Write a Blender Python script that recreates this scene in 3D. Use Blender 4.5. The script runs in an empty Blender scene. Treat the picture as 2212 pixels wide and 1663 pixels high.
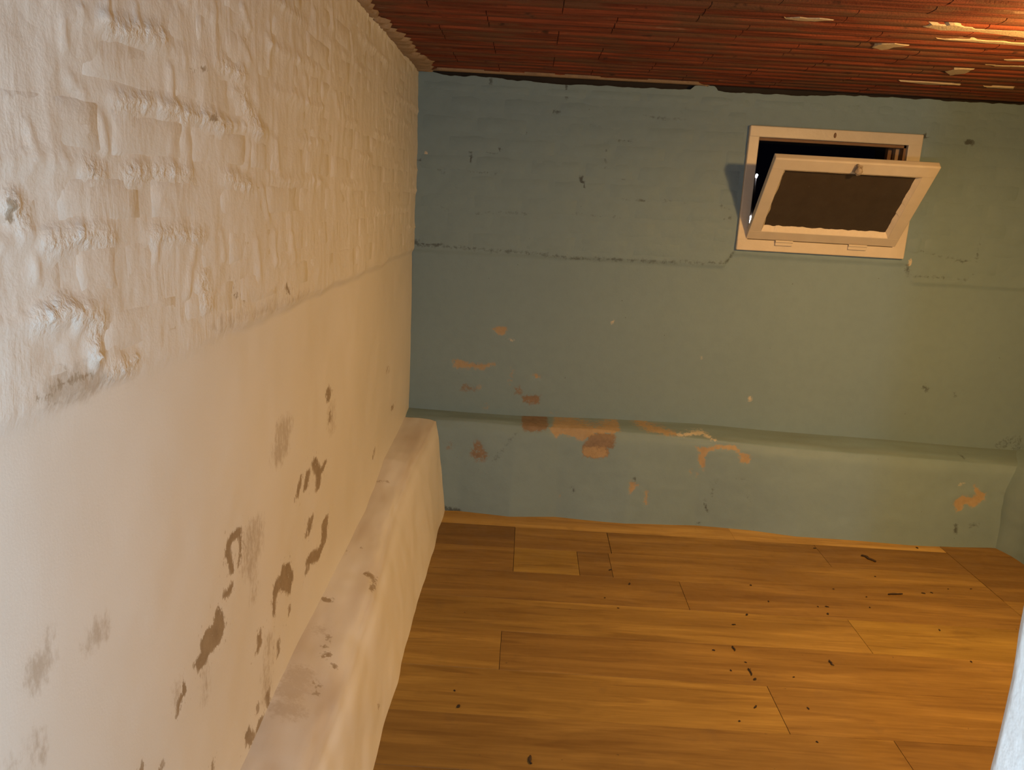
import bpy, bmesh, math
import numpy as np
from mathutils import Matrix, Vector, Euler

# ------------------------------------------------------------------ camera
scene = bpy.context.scene
COL = scene.collection
CAM_H = 1.5
PITCH, YAW, ROLL, FOCAL_PX = 0.2301, -0.0093, 0.0566, 1729.2
cp, sp, cy, sy = math.cos(PITCH), math.sin(PITCH), math.cos(YAW), math.sin(YAW)
fwd = Vector((sy * cp, cy * cp, -sp))
right0 = Vector((cy, -sy, 0))
up0 = right0.cross(fwd)
rgt = right0 * math.cos(ROLL) + up0 * math.sin(ROLL)
upv = -right0 * math.sin(ROLL) + up0 * math.cos(ROLL)
cam_data = bpy.data.cameras.new('camera')
cam_data.sensor_width = 36
cam_data.lens = FOCAL_PX / 2212 * 36
cam_data.clip_start = 0.02
cam = bpy.data.objects.new('camera', cam_data)
cam.matrix_world = Matrix(((rgt.x, upv.x, -fwd.x, 0), (rgt.y, upv.y, -fwd.y, 0), (rgt.z, upv.z, -fwd.z, CAM_H), (0, 0, 0, 1)))
COL.objects.link(cam)
scene.camera = cam

# ------------------------------------------------------------------ light and exposure
scene.view_settings.view_transform = 'Standard'
scene.view_settings.look = 'None'
scene.view_settings.gamma = 1
scene.view_settings.use_curve_mapping = False
scene.view_settings.exposure = 0.0
world = bpy.data.worlds.new('night')
world.use_nodes = True
world.node_tree.nodes['Background'].inputs[0].default_value = (0.0006, 0.0006, 0.0012, 1)   # night outside
world.node_tree.nodes['Background'].inputs[1].default_value = 1.0
scene.world = world

BULB = (1.57, 2.18, 1.918)         # warm opal dome lamp under the ceiling, right of the frame
LED = (0.0, -0.30, 1.22)         # cold white hand torch beside the photographer
WARM = (1.0, 0.55, 0.18)
COLD = (0.62, 0.82, 1.0)


def point_light(name, loc, watt, colour, radius):
    d = bpy.data.lights.new(name, 'POINT')
    d.energy = watt
    d.color = colour
    d.shadow_soft_size = radius
    o = bpy.data.objects.new(name, d)
    o.location = loc
    COL.objects.link(o)
    return o


point_light('cold_torch_light', LED, 54.0, COLD, 0.025)
point_light('warm_dome_light', (BULB[0], BULB[1], BULB[2] - 0.02), 40.0, WARM, 0.03)
disk = bpy.data.lights.new('warm_dome_face', 'AREA')
disk.shape = 'DISK'
disk.size = 0.16
disk.energy = 37.0
disk.color = WARM
disk_o = bpy.data.objects.new('warm_dome_face', disk)
disk_o.location = (BULB[0], BULB[1], BULB[2] - 0.045)
COL.objects.link(disk_o)

# ------------------------------------------------------------------ measured marks (world coordinates on their own surfaces)
BACK_TAN = [
    ('P', [(-0.149, 0.869), (-0.121, 0.884), (-0.082, 0.885), (-0.072, 0.867), (-0.084, 0.846), (-0.112, 0.842), (-0.138, 0.855)], 0, 1),
    ('P', [(-0.340, 0.708), (-0.300, 0.714), (-0.263, 0.698), (-0.198, 0.695), (-0.123, 0.703), (-0.118, 0.689), (-0.168, 0.674), (-0.174, 0.652), (-0.211, 0.668), (-0.283, 0.660), (-0.327, 0.661)], 0, 0.75),
    ('P', [(-0.061, 0.622), (-0.047, 0.697), (-0.025, 0.694), (-0.029, 0.646), (-0.020, 0.609), (-0.048, 0.596)], 0, 0.45),
    ('P', [(0.059, 0.651), (0.067, 0.663), (0.100, 0.654), (0.107, 0.638), (0.080, 0.636)], 0, 0.95),
    ('P', [(-0.189, 0.486), (-0.160, 0.497), (-0.141, 0.486), (-0.147, 0.463), (-0.173, 0.461)], 0, 0.5),
    ('P', [(-0.222, 0.575), (-0.193, 0.591), (-0.174, 0.576), (-0.192, 0.558)], 0, 0.5),
    ('P', [(0.156, 0.470), (0.192, 0.479), (0.204, 0.458), (0.172, 0.448)], 0, 0.35),
]
BACK_BROWN = [
    ('P', [(-0.302, 0.585), (-0.266, 0.594), (-0.214, 0.575), (-0.206, 0.553), (-0.257, 0.546), (-0.294, 0.555)], 0, 0.6),
    ('P', [(-0.026, 0.583), (0.003, 0.594), (0.020, 0.574), (0.009, 0.536), (-0.017, 0.550)], 0, 0.7),
    ('P', [(0.013, 0.544), (0.056, 0.552), (0.108, 0.553), (0.106, 0.504), (0.059, 0.502), (0.022, 0.514)], 0, 0.9),
]
BACK_GRIME_SHADE = [
    ('S', [(0.230, 1.606), (0.246, 1.546)], 0.01, 1),
    ('S', [(-0.288, 1.710), (-0.286, 1.646)], 0.005, 1.1),
    ('S', [(-0.286, 1.710), (-0.242, 1.716)], 0.004, 0.7),
    ('S', [(-0.205, 1.707), (-0.161, 1.710)], 0.016, 0.7),
    ('S', [(0.082, 1.889), (0.114, 1.891), (0.123, 1.900)], 0.005, 1),
    ('S', [(0.449, 1.893), (0.668, 1.885), (0.687, 1.899), (0.683, 1.933)], 0.004, 0.7),
    ('S', [(0.133, 2.007), (0.137, 1.953)], 0.009, 0.8),
    ('S', [(-0.481, 1.805), (-0.319, 1.796)], 0.004, 0.5),
    ('S', [(-0.247, 1.811), (-0.115, 1.813)], 0.004, 0.6),
    ('S', [(-0.159, 1.812), (-0.129, 1.812)], 0.006, 0.7),
    ('S', [(-0.055, 1.790), (-0.036, 1.789)], 0.006, 0.9),
    ('S', [(-0.543, 1.639), (-0.513, 1.645)], 0.008, 0.7),
    ('S', [(-0.472, 1.627), (-0.468, 1.628)], 0.007, 1),
    ('S', [(-0.442, 1.605), (-0.408, 1.593)], 0.005, 0.7),
    ('S', [(-0.528, 1.622), (-0.163, 1.599)], 0.003, 0.45),
    ('S', [(-0.421, 1.447), (-0.387, 1.427)], 0.008, 0.6),
    ('S', [(-0.273, 1.415), (-0.109, 1.428), (0.004, 1.427)], 0.004, 0.55),
    ('S', [(-0.275, 1.419), (-0.275, 1.360)], 0.004, 0.4),
    ('S', [(0.205, 1.442), (0.430, 1.436)], 0.004, 0.5),
    ('S', [(0.400, 1.619), (0.452, 1.611)], 0.005, 0.8),
    ('S', [(0.336, 1.768), (0.338, 1.655), (0.310, 1.625)], 0.01, 0.4),
    ('S', [(0.393, 1.782), (0.452, 1.780)], 0.004, 0.8),
    ('S', [(0.505, 1.520), (0.535, 1.518)], 0.004, 0.9),
    ('S', [(0.624, 1.523), (0.653, 1.521)], 0.004, 0.8),
    ('S', [(0.408, 1.518), (0.758, 1.520)], 0.003, 0.4),
    ('S', [(-0.207, 1.604), (-0.208, 1.611)], 0.006, 0.6),
    ('S', [(-0.060, 1.655), (-0.059, 1.633)], 0.006, 0.5),
    ('S', [(0.892, 1.513), (0.923, 1.503)], 0.006, 0.7),
    ('S', [(0.892, 1.451), (0.943, 1.464)], 0.005, 0.7),
    ('S', [(-0.555, 1.255), (-0.418, 1.256), (-0.190, 1.249), (0.068, 1.245), (0.220, 1.235), (0.523, 1.241), (0.825, 1.247), (0.945, 1.253)], 0.009, 0.55),  # dark line along the brickwork's foot: overhang shade drawn as colour
    ('S', [(-0.555, 1.270), (-0.418, 1.262)], 0.016, 0.6),
    ('S', [(0.945, 1.253), (0.969, 1.300)], 0.01, 0.6),
    ('S', [(1.766, 1.872), (1.788, 1.877)], 0.012, 1),
    ('S', [(1.972, 1.858), (1.992, 1.857)], 0.012, 1),
    ('S', [(1.783, 1.358), (1.841, 1.363), (1.916, 1.347), (2.080, 1.320)], 0.005, 0.6),
    ('S', [(2.018, 1.324), (2.082, 1.323)], 0.006, 0.8),
    ('S', [(1.798, 1.286), (1.811, 1.250)], 0.012, 0.6),
    ('S', [(1.843, 1.240), (2.089, 1.238)], 0.006, 0.6),  # same edge right of the window, its shade painted too
    ('S', [(2.112, 1.454), (2.113, 1.336), (2.112, 1.271)], 0.004, 0.7),
    ('S', [(1.980, 0.712), (1.996, 0.693)], 0.014, 0.6),
    ('S', [(2.128, 0.689), (2.134, 0.673)], 0.01, 0.5),
    ('S', [(2.399, 0.436), (2.449, 0.464), (2.480, 0.466), (2.482, 0.433)], 0.026, 0.42),
    ('S', [(2.505, 0.417), (2.523, 0.414)], 0.03, 0.35),
    ('S', [(-0.211, 2.014), (-0.210, 1.998)], 0.006, 1),
]
BACK_PALE = [
    ('P', [(0.426, 0.946), (0.441, 0.947), (0.442, 0.929), (0.428, 0.928)], 0, 0.8),
    ('P', [(-0.068, 0.827), (-0.033, 0.836), (-0.038, 0.810), (-0.056, 0.807)], 0, 0.5),
    ('P', [(1.798, 1.321), (1.811, 1.323), (1.815, 1.290), (1.803, 1.286)], 0, 1.2),
    ('P', [(-0.503, 1.682), (-0.488, 1.685), (-0.483, 1.667), (-0.498, 1.662)], 0, 1),
    ('P', [(1.128, 0.608), (1.143, 0.617), (1.151, 0.581), (1.134, 0.576)], 0, 0.8),
    ('P', [(1.353, 1.187), (1.358, 1.187), (1.363, 1.157), (1.358, 1.156)], 0, 0.6),
    ('P', [(0.875, 0.795), (0.889, 0.798), (0.890, 0.783), (0.879, 0.783)], 0, 0.6),
]
FOOT_TAN = [
    ('P', [(0.154, 0.426), (0.187, 0.449), (0.270, 0.451), (0.375, 0.443), (0.498, 0.458), (0.499, 0.436), (0.467, 0.420), (0.377, 0.418), (0.317, 0.378), (0.274, 0.393), (0.218, 0.404), (0.192, 0.384), (0.169, 0.405)], 0, 1),
    ('P', [(0.320, 0.349), (0.368, 0.359), (0.437, 0.360), (0.448, 0.314), (0.393, 0.300), (0.324, 0.309)], 0, 0.9),
    ('P', [(0.491, 0.466), (0.560, 0.467), (0.672, 0.450), (0.770, 0.441), (0.775, 0.429), (0.723, 0.427), (0.618, 0.440), (0.575, 0.452)], 0, 1),
    ('P', [(0.554, 0.145), (0.557, 0.186), (0.562, 0.210), (0.581, 0.195), (0.600, 0.189), (0.580, 0.166), (0.568, 0.146)], 0, 0.95),
    ('P', [(0.635, 0.094), (0.633, 0.165), (0.648, 0.166), (0.650, 0.095)], 0, 0.95),
    ('P', [(0.213, 0.120), (0.243, 0.125), (0.241, 0.091), (0.227, 0.075)], 0, 0.4),
    ('P', [(0.862, 0.389), (0.918, 0.386), (0.962, 0.401), (1.060, 0.403), (1.079, 0.372), (1.117, 0.367), (1.131, 0.344), (1.115, 0.319), (1.081, 0.325), (1.064, 0.371), (1.040, 0.382), (0.964, 0.381), (0.921, 0.366), (0.912, 0.338), (0.912, 0.274), (0.891, 0.289), (0.876, 0.324), (0.883, 0.360)], 0, 1),
    ('P', [(0.836, 0.269), (0.851, 0.278), (0.858, 0.258), (0.842, 0.249)], 0, 0.9),
    ('P', [(0.868, 0.255), (0.883, 0.256), (0.883, 0.240)], 0, 0.8),
    ('P', [(2.095, 0.212), (2.108, 0.225), (2.136, 0.239), (2.182, 0.234), (2.198, 0.251), (2.180, 0.286), (2.190, 0.292), (2.215, 0.260), (2.246, 0.258), (2.244, 0.229), (2.217, 0.211), (2.191, 0.185), (2.158, 0.200), (2.135, 0.198), (2.137, 0.170), (2.111, 0.164), (2.096, 0.188)], 0, 1.1),
]
FOOT_BROWN = [
    ('P', [(0.017, 0.446), (0.041, 0.463), (0.146, 0.467), (0.153, 0.425), (0.106, 0.408), (0.051, 0.405), (0.029, 0.414)], 0, 1),
    ('P', [(0.316, 0.348), (0.344, 0.387), (0.335, 0.415), (0.397, 0.426), (0.470, 0.423), (0.477, 0.388), (0.466, 0.354), (0.445, 0.349), (0.448, 0.313), (0.393, 0.298), (0.323, 0.305)], 0, 1.1),
    ('P', [(-0.350, 0.325), (-0.323, 0.339), (-0.293, 0.318), (-0.300, 0.292), (-0.342, 0.293)], 0, 0.5),
    ('P', [(-0.222, 0.271), (-0.207, 0.338), (-0.180, 0.355), (-0.158, 0.326), (-0.124, 0.277), (-0.151, 0.249), (-0.193, 0.250)], 0, 0.75),
]
FOOT_GRIME = [
    ('S', [(0.926, 0.129), (0.935, 0.088), (0.948, 0.069)], 0.005, 1),
    ('S', [(0.956, 0.155), (0.962, 0.204), (0.981, 0.238)], 0.004, 0.6),
    ('S', [(1.025, 0.249), (1.102, 0.246)], 0.006, 0.4),
    ('S', [(1.127, 0.166), (1.141, 0.143)], 0.005, 0.6),
    ('S', [(2.109, 0.070), (2.109, 0.102)], 0.009, 0.8),
    ('S', [(2.109, 0.007), (2.115, -0.009)], 0.005, 0.7),
    ('S', [(2.177, 0.099), (2.220, 0.110)], 0.008, 0.6),
    ('S', [(2.152, 0.404), (2.154, 0.404)], 0.006, 0.8),
    ('S', [(0.902, 0.016), (0.910, 0.013)], 0.006, 0.8),
    ('S', [(0.285, 0.147), (0.290, 0.136)], 0.01, 0.7),
    ('S', [(0.577, 0.219), (0.580, 0.216)], 0.006, 1),
    ('S', [(-0.337, 0.011), (-0.294, 0.006), (-0.260, 0.002)], 0.012, 0.8),
    ('S', [(-0.102, 0.249), (-0.056, 0.325), (-0.004, 0.387)], 0.012, 0.35),
]
FOOT_PALE = [
    ('S', [(0.778, 0.431), (0.845, 0.438), (0.905, 0.439), (0.960, 0.416)], 0.006, 0.8),
    ('S', [(-0.051, 0.485), (0.033, 0.479)], 0.008, 0.5),
    ('S', [(-0.301, 0.491), (-0.245, 0.495)], 0.008, 0.5),
    ('S', [(2.111, 0.289), (2.133, 0.295)], 0.008, 0.5),
]
LEFT_STAIN = [
    ('S', [(1.427, 0.795), (1.433, 0.812), (1.456, 0.819), (1.491, 0.813)], 0.011, 1),
    ('S', [(1.491, 0.813), (1.504, 0.789), (1.500, 0.768), (1.486, 0.742)], 0.006, 0.9),
    ('S', [(1.432, 0.793), (1.442, 0.768), (1.450, 0.751)], 0.009, 0.95),
    ('P', [(1.450, 0.730), (1.455, 0.708), (1.421, 0.707), (1.383, 0.718), (1.390, 0.732), (1.428, 0.730)], 0, 0.85),
    ('P', [(1.368, 0.720), (1.392, 0.687), (1.395, 0.658), (1.378, 0.642), (1.346, 0.638), (1.317, 0.648), (1.296, 0.639), (1.264, 0.645), (1.244, 0.670), (1.276, 0.673), (1.277, 0.693), (1.302, 0.704), (1.340, 0.696), (1.352, 0.714)], 0, 1.1),
    ('P', [(1.205, 0.669), (1.219, 0.643), (1.206, 0.636), (1.189, 0.636), (1.183, 0.619), (1.167, 0.615), (1.173, 0.642), (1.190, 0.651), (1.192, 0.666)], 0, 1),
    ('P', [(1.770, 0.607), (1.838, 0.583), (1.883, 0.532), (1.863, 0.507), (1.844, 0.487), (1.784, 0.525), (1.743, 0.552), (1.718, 0.543), (1.708, 0.494), (1.690, 0.521), (1.688, 0.565), (1.712, 0.590), (1.760, 0.587)], 0, 1),
    ('S', [(2.034, 0.613), (2.013, 0.585)], 0.014, 0.8),
    ('S', [(2.183, 0.544), (2.171, 0.489), (2.112, 0.474), (2.023, 0.503)], 0.016, 0.95),
    ('S', [(2.023, 0.500), (2.001, 0.480)], 0.012, 0.75),
    ('S', [(1.600, 0.520), (1.606, 0.495), (1.588, 0.490)], 0.009, 0.95),
    ('S', [(1.735, 0.423), (1.740, 0.386)], 0.007, 0.8),
    ('S', [(1.834, 0.458), (1.834, 0.444)], 0.01, 0.8),
    ('S', [(1.651, 0.337), (1.658, 0.304)], 0.009, 0.9),
    ('P', [(1.623, 0.304), (1.629, 0.280), (1.585, 0.285), (1.557, 0.297), (1.536, 0.284), (1.491, 0.318), (1.486, 0.338), (1.519, 0.349), (1.557, 0.305), (1.586, 0.316)], 0, 0.95),
    ('S', [(1.578, 0.354), (1.583, 0.340)], 0.01, 0.6),
    ('S', [(1.313, 0.415), (1.315, 0.404)], 0.007, 0.8),
    ('S', [(1.108, 0.569), (1.109, 0.566)], 0.012, 0.7),
    ('S', [(1.049, 0.618), (1.050, 0.613)], 0.012, 0.7),
    ('P', [(2.241, 0.945), (2.284, 0.915), (2.254, 0.891), (2.210, 0.898), (2.200, 0.930)], 0, 0.85),
    ('S', [(2.068, 0.768), (2.112, 0.722), (2.101, 0.686)], 0.013, 0.95),
    ('S', [(2.182, 0.723), (2.123, 0.715)], 0.011, 0.95),
    ('S', [(2.004, 0.757), (1.984, 0.726)], 0.011, 0.95),
    ('S', [(1.945, 0.769), (1.906, 0.730)], 0.01, 0.9),
    ('S', [(2.255, 0.856), (2.250, 0.835)], 0.01, 0.65),
    ('S', [(2.932, 0.493), (2.964, 0.516)], 0.008, 0.6),
    ('S', [(3.341, 0.588), (3.359, 0.577)], 0.01, 0.7),
    ('S', [(3.225, 0.786), (3.242, 0.769)], 0.01, 0.5),
    ('S', [(0.861, 1.248), (0.886, 1.251), (0.899, 1.255), (0.943, 1.258), (0.985, 1.252)], 0.0035, 0.8),
    ('S', [(1.480, 1.297), (1.491, 1.290)], 0.004, 1),
    ('S', [(1.528, 1.289), (1.530, 1.281)], 0.004, 1),
    ('S', [(1.793, 1.279), (1.810, 1.260)], 0.005, 1),
    ('S', [(0.841, 1.465), (0.843, 1.463)], 0.006, 1),
    ('S', [(0.838, 1.452), (0.840, 1.450)], 0.006, 1),
    ('S', [(1.348, 1.674), (1.357, 1.672)], 0.005, 0.9),
    ('S', [(1.379, 1.601), (1.394, 1.600)], 0.005, 1),
    ('S', [(1.003, 1.504), (1.006, 1.500)], 0.003, 1),
]
LEFT_FAINT = [
    ('S', [(1.570, 0.774), (1.560, 0.721)], 0.035, 0.55),
    ('S', [(1.560, 0.711), (1.575, 0.625)], 0.015, 0.4),
    ('P', [(1.635, 0.499), (1.691, 0.471), (1.688, 0.390), (1.632, 0.432)], 0, 0.55),
    ('S', [(1.650, 0.409), (1.647, 0.345)], 0.02, 0.5),
    ('S', [(0.947, 0.899), (0.969, 0.899)], 0.02, 0.6),
    ('S', [(0.824, 0.925), (0.841, 0.928)], 0.022, 0.6),
    ('S', [(0.856, 0.953), (0.857, 0.949)], 0.012, 0.5),
    ('S', [(0.811, 0.847), (0.815, 0.816)], 0.02, 0.4),
    ('S', [(0.773, 0.852), (0.773, 0.849)], 0.015, 0.4),
    ('S', [(1.797, 0.942), (1.779, 0.891)], 0.03, 0.6),
    ('S', [(2.280, 0.865), (2.281, 0.800)], 0.015, 0.5),
    ('S', [(0.890, 1.251), (0.937, 1.251), (0.984, 1.243)], 0.02, 0.75),
    ('S', [(1.296, 0.631), (1.296, 0.570)], 0.012, 0.4),
    ('S', [(1.176, 0.672), (1.178, 0.651)], 0.012, 0.5),
    ('S', [(1.394, 1.251), (1.508, 1.247), (1.724, 1.243), (1.972, 1.237)], 0.012, 0.45),  # shadow band below the brickwork edge, painted into the wall colour
]
LFOOT_STAIN = [
    ('S', [(-0.451, 2.336, 0.305), (-0.426, 2.343, 0.302), (-0.413, 2.310, 0.297), (-0.418, 2.271, 0.296)], 0.012, 1.1),
    ('S', [(-0.537, 2.144, 0.315), (-0.525, 2.148, 0.312)], 0.014, 1),
    ('S', [(-0.487, 1.935, 0.295), (-0.486, 1.934, 0.294)], 0.008, 1),
    ('S', [(-0.482, 1.985, 0.295), (-0.485, 1.965, 0.295)], 0.007, 1),
    ('S', [(-0.474, 1.893, 0.290), (-0.465, 1.906, 0.288)], 0.01, 1),
    ('S', [(-0.441, 1.871, 0.280), (-0.440, 1.864, 0.280)], 0.008, 1),
    ('S', [(-0.456, 1.750, 0.283), (-0.455, 1.747, 0.282)], 0.008, 1),
    ('S', [(-0.467, 1.786, 0.286), (-0.460, 1.776, 0.284)], 0.01, 0.7),
    ('S', [(-0.344, 2.010, 0.066), (-0.344, 2.001, 0.066)], 0.01, 0.7),
    ('S', [(-0.504, 2.493, 0.320), (-0.502, 2.491, 0.320)], 0.008, 0.7),
    ('S', [(-0.539, 2.460, 0.323), (-0.533, 2.417, 0.321)], 0.006, 0.6),
    ('S', [(-0.546, 3.018, 0.363), (-0.506, 3.027, 0.362)], 0.012, 0.6),
]
LFOOT_FAINT = [
    ('S', [(-0.507, 1.792, 0.297), (-0.510, 1.748, 0.297), (-0.518, 1.720, 0.297)], 0.035, 0.75),
    ('S', [(-0.514, 1.656, 0.291), (-0.491, 1.665, 0.286)], 0.03, 0.7),
    ('S', [(-0.519, 1.994, 0.305), (-0.508, 2.005, 0.303)], 0.02, 0.5),
]
LEFT_FIN = [
    ('S', [(1.283, 1.577), (1.301, 1.513)], 0.0075, 1),
    ('S', [(1.241, 1.658), (1.244, 1.608)], 0.005, 1),
    ('S', [(1.145, 1.723), (1.144, 1.693)], 0.004, 1),
    ('S', [(1.066, 1.710), (1.052, 1.687)], 0.005, 1),
    ('S', [(1.405, 1.763), (1.409, 1.690)], 0.004, 1),
    ('S', [(1.530, 1.802), (1.564, 1.774)], 0.005, 1),
    ('S', [(1.630, 1.490), (1.669, 1.429)], 0.004, 1),
    ('S', [(1.305, 1.391), (1.276, 1.316)], 0.005, 1),
    ('S', [(1.180, 1.424), (1.173, 1.383)], 0.004, 1),
    ('S', [(1.035, 1.570), (1.044, 1.529)], 0.005, 1),
    ('S', [(0.883, 1.548), (0.892, 1.513)], 0.004, 1),
    ('S', [(1.533, 1.741), (1.560, 1.718)], 0.005, 1),
    ('S', [(1.673, 1.804), (1.669, 1.722)], 0.004, 1),
    ('S', [(2.221, 1.742), (2.283, 1.683)], 0.005, 1),
    ('S', [(1.561, 1.570), (1.538, 1.526)], 0.004, 1),
    ('S', [(1.709, 1.589), (1.730, 1.525)], 0.005, 1),
    ('S', [(1.421, 1.413), (1.434, 1.363)], 0.004, 1),
    ('S', [(1.591, 1.388), (1.609, 1.313)], 0.005, 1),
    ('S', [(1.707, 1.401), (1.716, 1.333)], 0.004, 1),
    ('S', [(1.838, 1.391), (1.858, 1.332)], 0.005, 1),
    ('S', [(2.015, 1.901), (2.031, 1.843)], 0.004, 1),
    ('S', [(2.171, 1.935), (2.199, 1.897)], 0.005, 1),
    ('S', [(2.404, 1.924), (2.447, 1.870)], 0.004, 1),
    ('S', [(1.939, 1.742), (1.957, 1.684)], 0.005, 1),
    ('S', [(0.963, 1.668), (0.965, 1.639)], 0.004, 1),
    ('S', [(0.973, 1.605), (0.996, 1.593)], 0.005, 1),
    ('S', [(0.876, 1.404), (0.875, 1.384)], 0.004, 1),
    ('S', [(0.976, 1.285), (0.979, 1.263)], 0.005, 1),
    ('S', [(3.456, 1.901), (3.496, 1.805)], 0.004, 1),
]
LEFT_CRUMB = [
    ('S', [(0.910, 1.420), (0.970, 1.424), (1.040, 1.419)], .013, 1),
    ('S', [(1.176, 1.417), (1.325, 1.411)], .013, 1),
    ('S', [(1.089, 1.589), (1.167, 1.600)], .013, 1),
    ('S', [(1.224, 1.596), (1.379, 1.599), (1.438, 1.589)], .013, 1),
    ('S', [(0.875, 1.338), (0.912, 1.348), (0.999, 1.313)], .013, 1),
    ('S', [(0.981, 1.304), (0.983, 1.274)], .013, 1),
    ('S', [(1.076, 1.680), (1.220, 1.698)], .013, 1),
    ('S', [(1.104, 1.502), (1.231, 1.508), (1.297, 1.501)], .013, 1),
    ('S', [(0.845, 1.464), (0.858, 1.450)], .013, 1),
    ('S', [(1.454, 1.504), (1.546, 1.494)], .013, 1),
    ('S', [(1.446, 1.692), (1.511, 1.687)], .013, 1),
    ('S', [(1.025, 1.247), (1.088, 1.244)], .013, 1),
    ('S', [(1.509, 1.655), (1.603, 1.599)], .013, 1),
    ('S', [(1.001, 1.505), (1.021, 1.500)], .013, 1),
    ('S', [(1.338, 1.339), (1.353, 1.290)], .013, 1),
]
SMEARS = [
    [(1.073, 2.484), (1.097, 2.452), (1.160, 2.448), (1.241, 2.478), (1.391, 2.476), (1.441, 2.558), (1.337, 2.531), (1.245, 2.510), (1.142, 2.517)],
    [(1.082, 2.817), (1.081, 2.752), (1.117, 2.733), (1.178, 2.755), (1.145, 2.797), (1.131, 2.852)],
    [(1.499, 3.182), (1.502, 3.114), (1.572, 3.090), (1.579, 3.198), (1.556, 3.253)],
    [(0.676, 2.468), (0.747, 2.456), (0.835, 2.464), (0.787, 2.495), (0.726, 2.492)],
    [(1.184, 2.631), (1.307, 2.625), (1.486, 2.632), (1.506, 2.665), (1.321, 2.651)],
    [(1.548, 2.889), (1.630, 2.871), (1.649, 2.902), (1.586, 2.914)],
    [(1.539, 2.998), (1.589, 3.001), (1.698, 2.983), (1.713, 3.008), (1.598, 3.018)],
    [(1.449, 3.445), (1.554, 3.430), (1.716, 3.459), (1.581, 3.487)],
    [(1.790, 3.457), (1.914, 3.447), (1.934, 3.481), (1.824, 3.485)],
]
CRUMBS = [ (1.406, 3.458), (1.000, 3.042), (1.034, 2.910), (0.918, 2.795), (0.848, 2.712), (0.827, 2.462), (0.763, 2.406), (0.830, 2.363), (0.968, 2.391), (1.260, 2.897), (1.224, 2.893), (1.435, 2.912), (1.457, 3.001), (1.720, 3.066), (1.757, 3.075), (1.637, 2.765), (1.242, 2.838), (1.343, 3.054), (1.576, 3.197), (1.913, 3.535), (0.791, 2.211), (0.722, 2.136), (0.930, 2.061), (0.959, 2.221), (1.848, 3.119), (1.950, 3.132), (0.731, 2.526), (1.643, 2.555), (0.494, 2.988), (0.381, 2.858), (0.425, 2.784), (-0.145, 2.200), (-0.125, 2.123), (0.426, 3.104) ]
TWIGS = [ ((1.603, 3.407), (1.644, 3.35)), ((0.806, 2.556), (0.809, 2.529)), ((0.824, 2.421), (0.828, 2.384)), ((1.124, 2.503), (1.129, 2.473)), ((1.559, 3.034), (1.623, 3.042)), ((0.091, 1.92), (0.091, 1.89)) ]

# ------------------------------------------------------------------ room dimensions
XL, XR, YB, H = -0.547, 2.53, 3.855, 2.039     # left wall, right wall, back wall, ceiling
Y0 = -1.6                                      # passage end behind the photographer
PL = 1.243                                     # foot of the bare brickwork
SY = [-1.7, 0, 1.5, 1.74, 1.95, 2.18, 2.5, 2.8, 3.0, 3.19, 3.73, 3.86]
SZI = [.27, .27, .285, .307, .312, .318, .325, .335, .36, .40, .436, .44]
SXO = [-.39, -.39, -.39, -.39, -.39, -.40, -.41, -.425, -.425, -.415, -.38, -.375]
SZO = [.25, .25, .255, .265, .268, .285, .312, .33, .352, .385, .435, .437]
BX = [-.56, -.334, -.26, -.011, .214, .547, .889, 1.152, 1.36, 1.646, 1.88, 2.104, 2.291, 2.40]
BYB = [3.643, 3.643, 3.649, 3.614, 3.645, 3.614, 3.645, 3.625, 3.585, 3.579, 3.562, 3.572, 3.59, 3.585]
BTX = [-.56, -.27, 0, .42, .88, 1.34, 1.8, 2.26, 2.6]
BTI = [.447, .438, .436, .448, .452, .436, .428, .415, .412]      # ledge height at the wall
BTO = [.440, .440, .440, .444, .430, .414, .405, .398, .385]      # ledge height at its lip
BTY = [3.72, 3.72, 3.71, 3.70, 3.69, 3.675, 3.67, 3.665, 3.66]


# ------------------------------------------------------------------ helpers
def _hash(ix, iy, iz, seed):
    n = (ix * 374761393 + iy * 668265263 + iz * 2147483647 + seed * 144665) & 0xFFFFFFFF
    n = ((n ^ (n >> 13)) * 1274126177) & 0xFFFFFFFF
    n = (n ^ (n >> 16)) & 0xFFFFFFFF
    return n / 4294967295.0


def vnoise(a, b, seed=0):
    """smooth 2-D value noise in [-1, 1]"""
    a = np.asarray(a, float)
    b = np.asarray(b, float)
    ia = np.floor(a).astype(np.int64)
    ib = np.floor(b).astype(np.int64)
    fa = a - ia
    fb = b - ib
    fa = fa * fa * (3 - 2 * fa)
    fb = fb * fb * (3 - 2 * fb)
    z = np.zeros_like(ia)
    v = (_hash(ia, ib, z, seed) * (1 - fa) + _hash(ia + 1, ib, z, seed) * fa) * (1 - fb) + \
        (_hash(ia, ib + 1, z, seed) * (1 - fa) + _hash(ia + 1, ib + 1, z, seed) * fa) * fb
    return v * 2 - 1


def fbm(a, b, oct=4, seed=0):
    r = 0
    amp = 1
    for k in range(oct):
        r = r + amp * vnoise(a * 2 ** k + 13.7 * k, b * 2 ** k - 7.1 * k, seed + k)
        amp *= .5
    return r


def sstep(x, a, b):
    t = np.clip((x - a) / (b - a), 0, 1)
    return t * t * (3 - 2 * t)


def seg_dist(P, a, b):
    a = np.array(a, float)
    b = np.array(b, float)
    ab = b - a
    t = np.clip(((P - a) @ ab) / max(ab @ ab, 1e-12), 0, 1)
    return np.linalg.norm(P - (a + t[:, None] * ab), axis=1)


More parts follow.
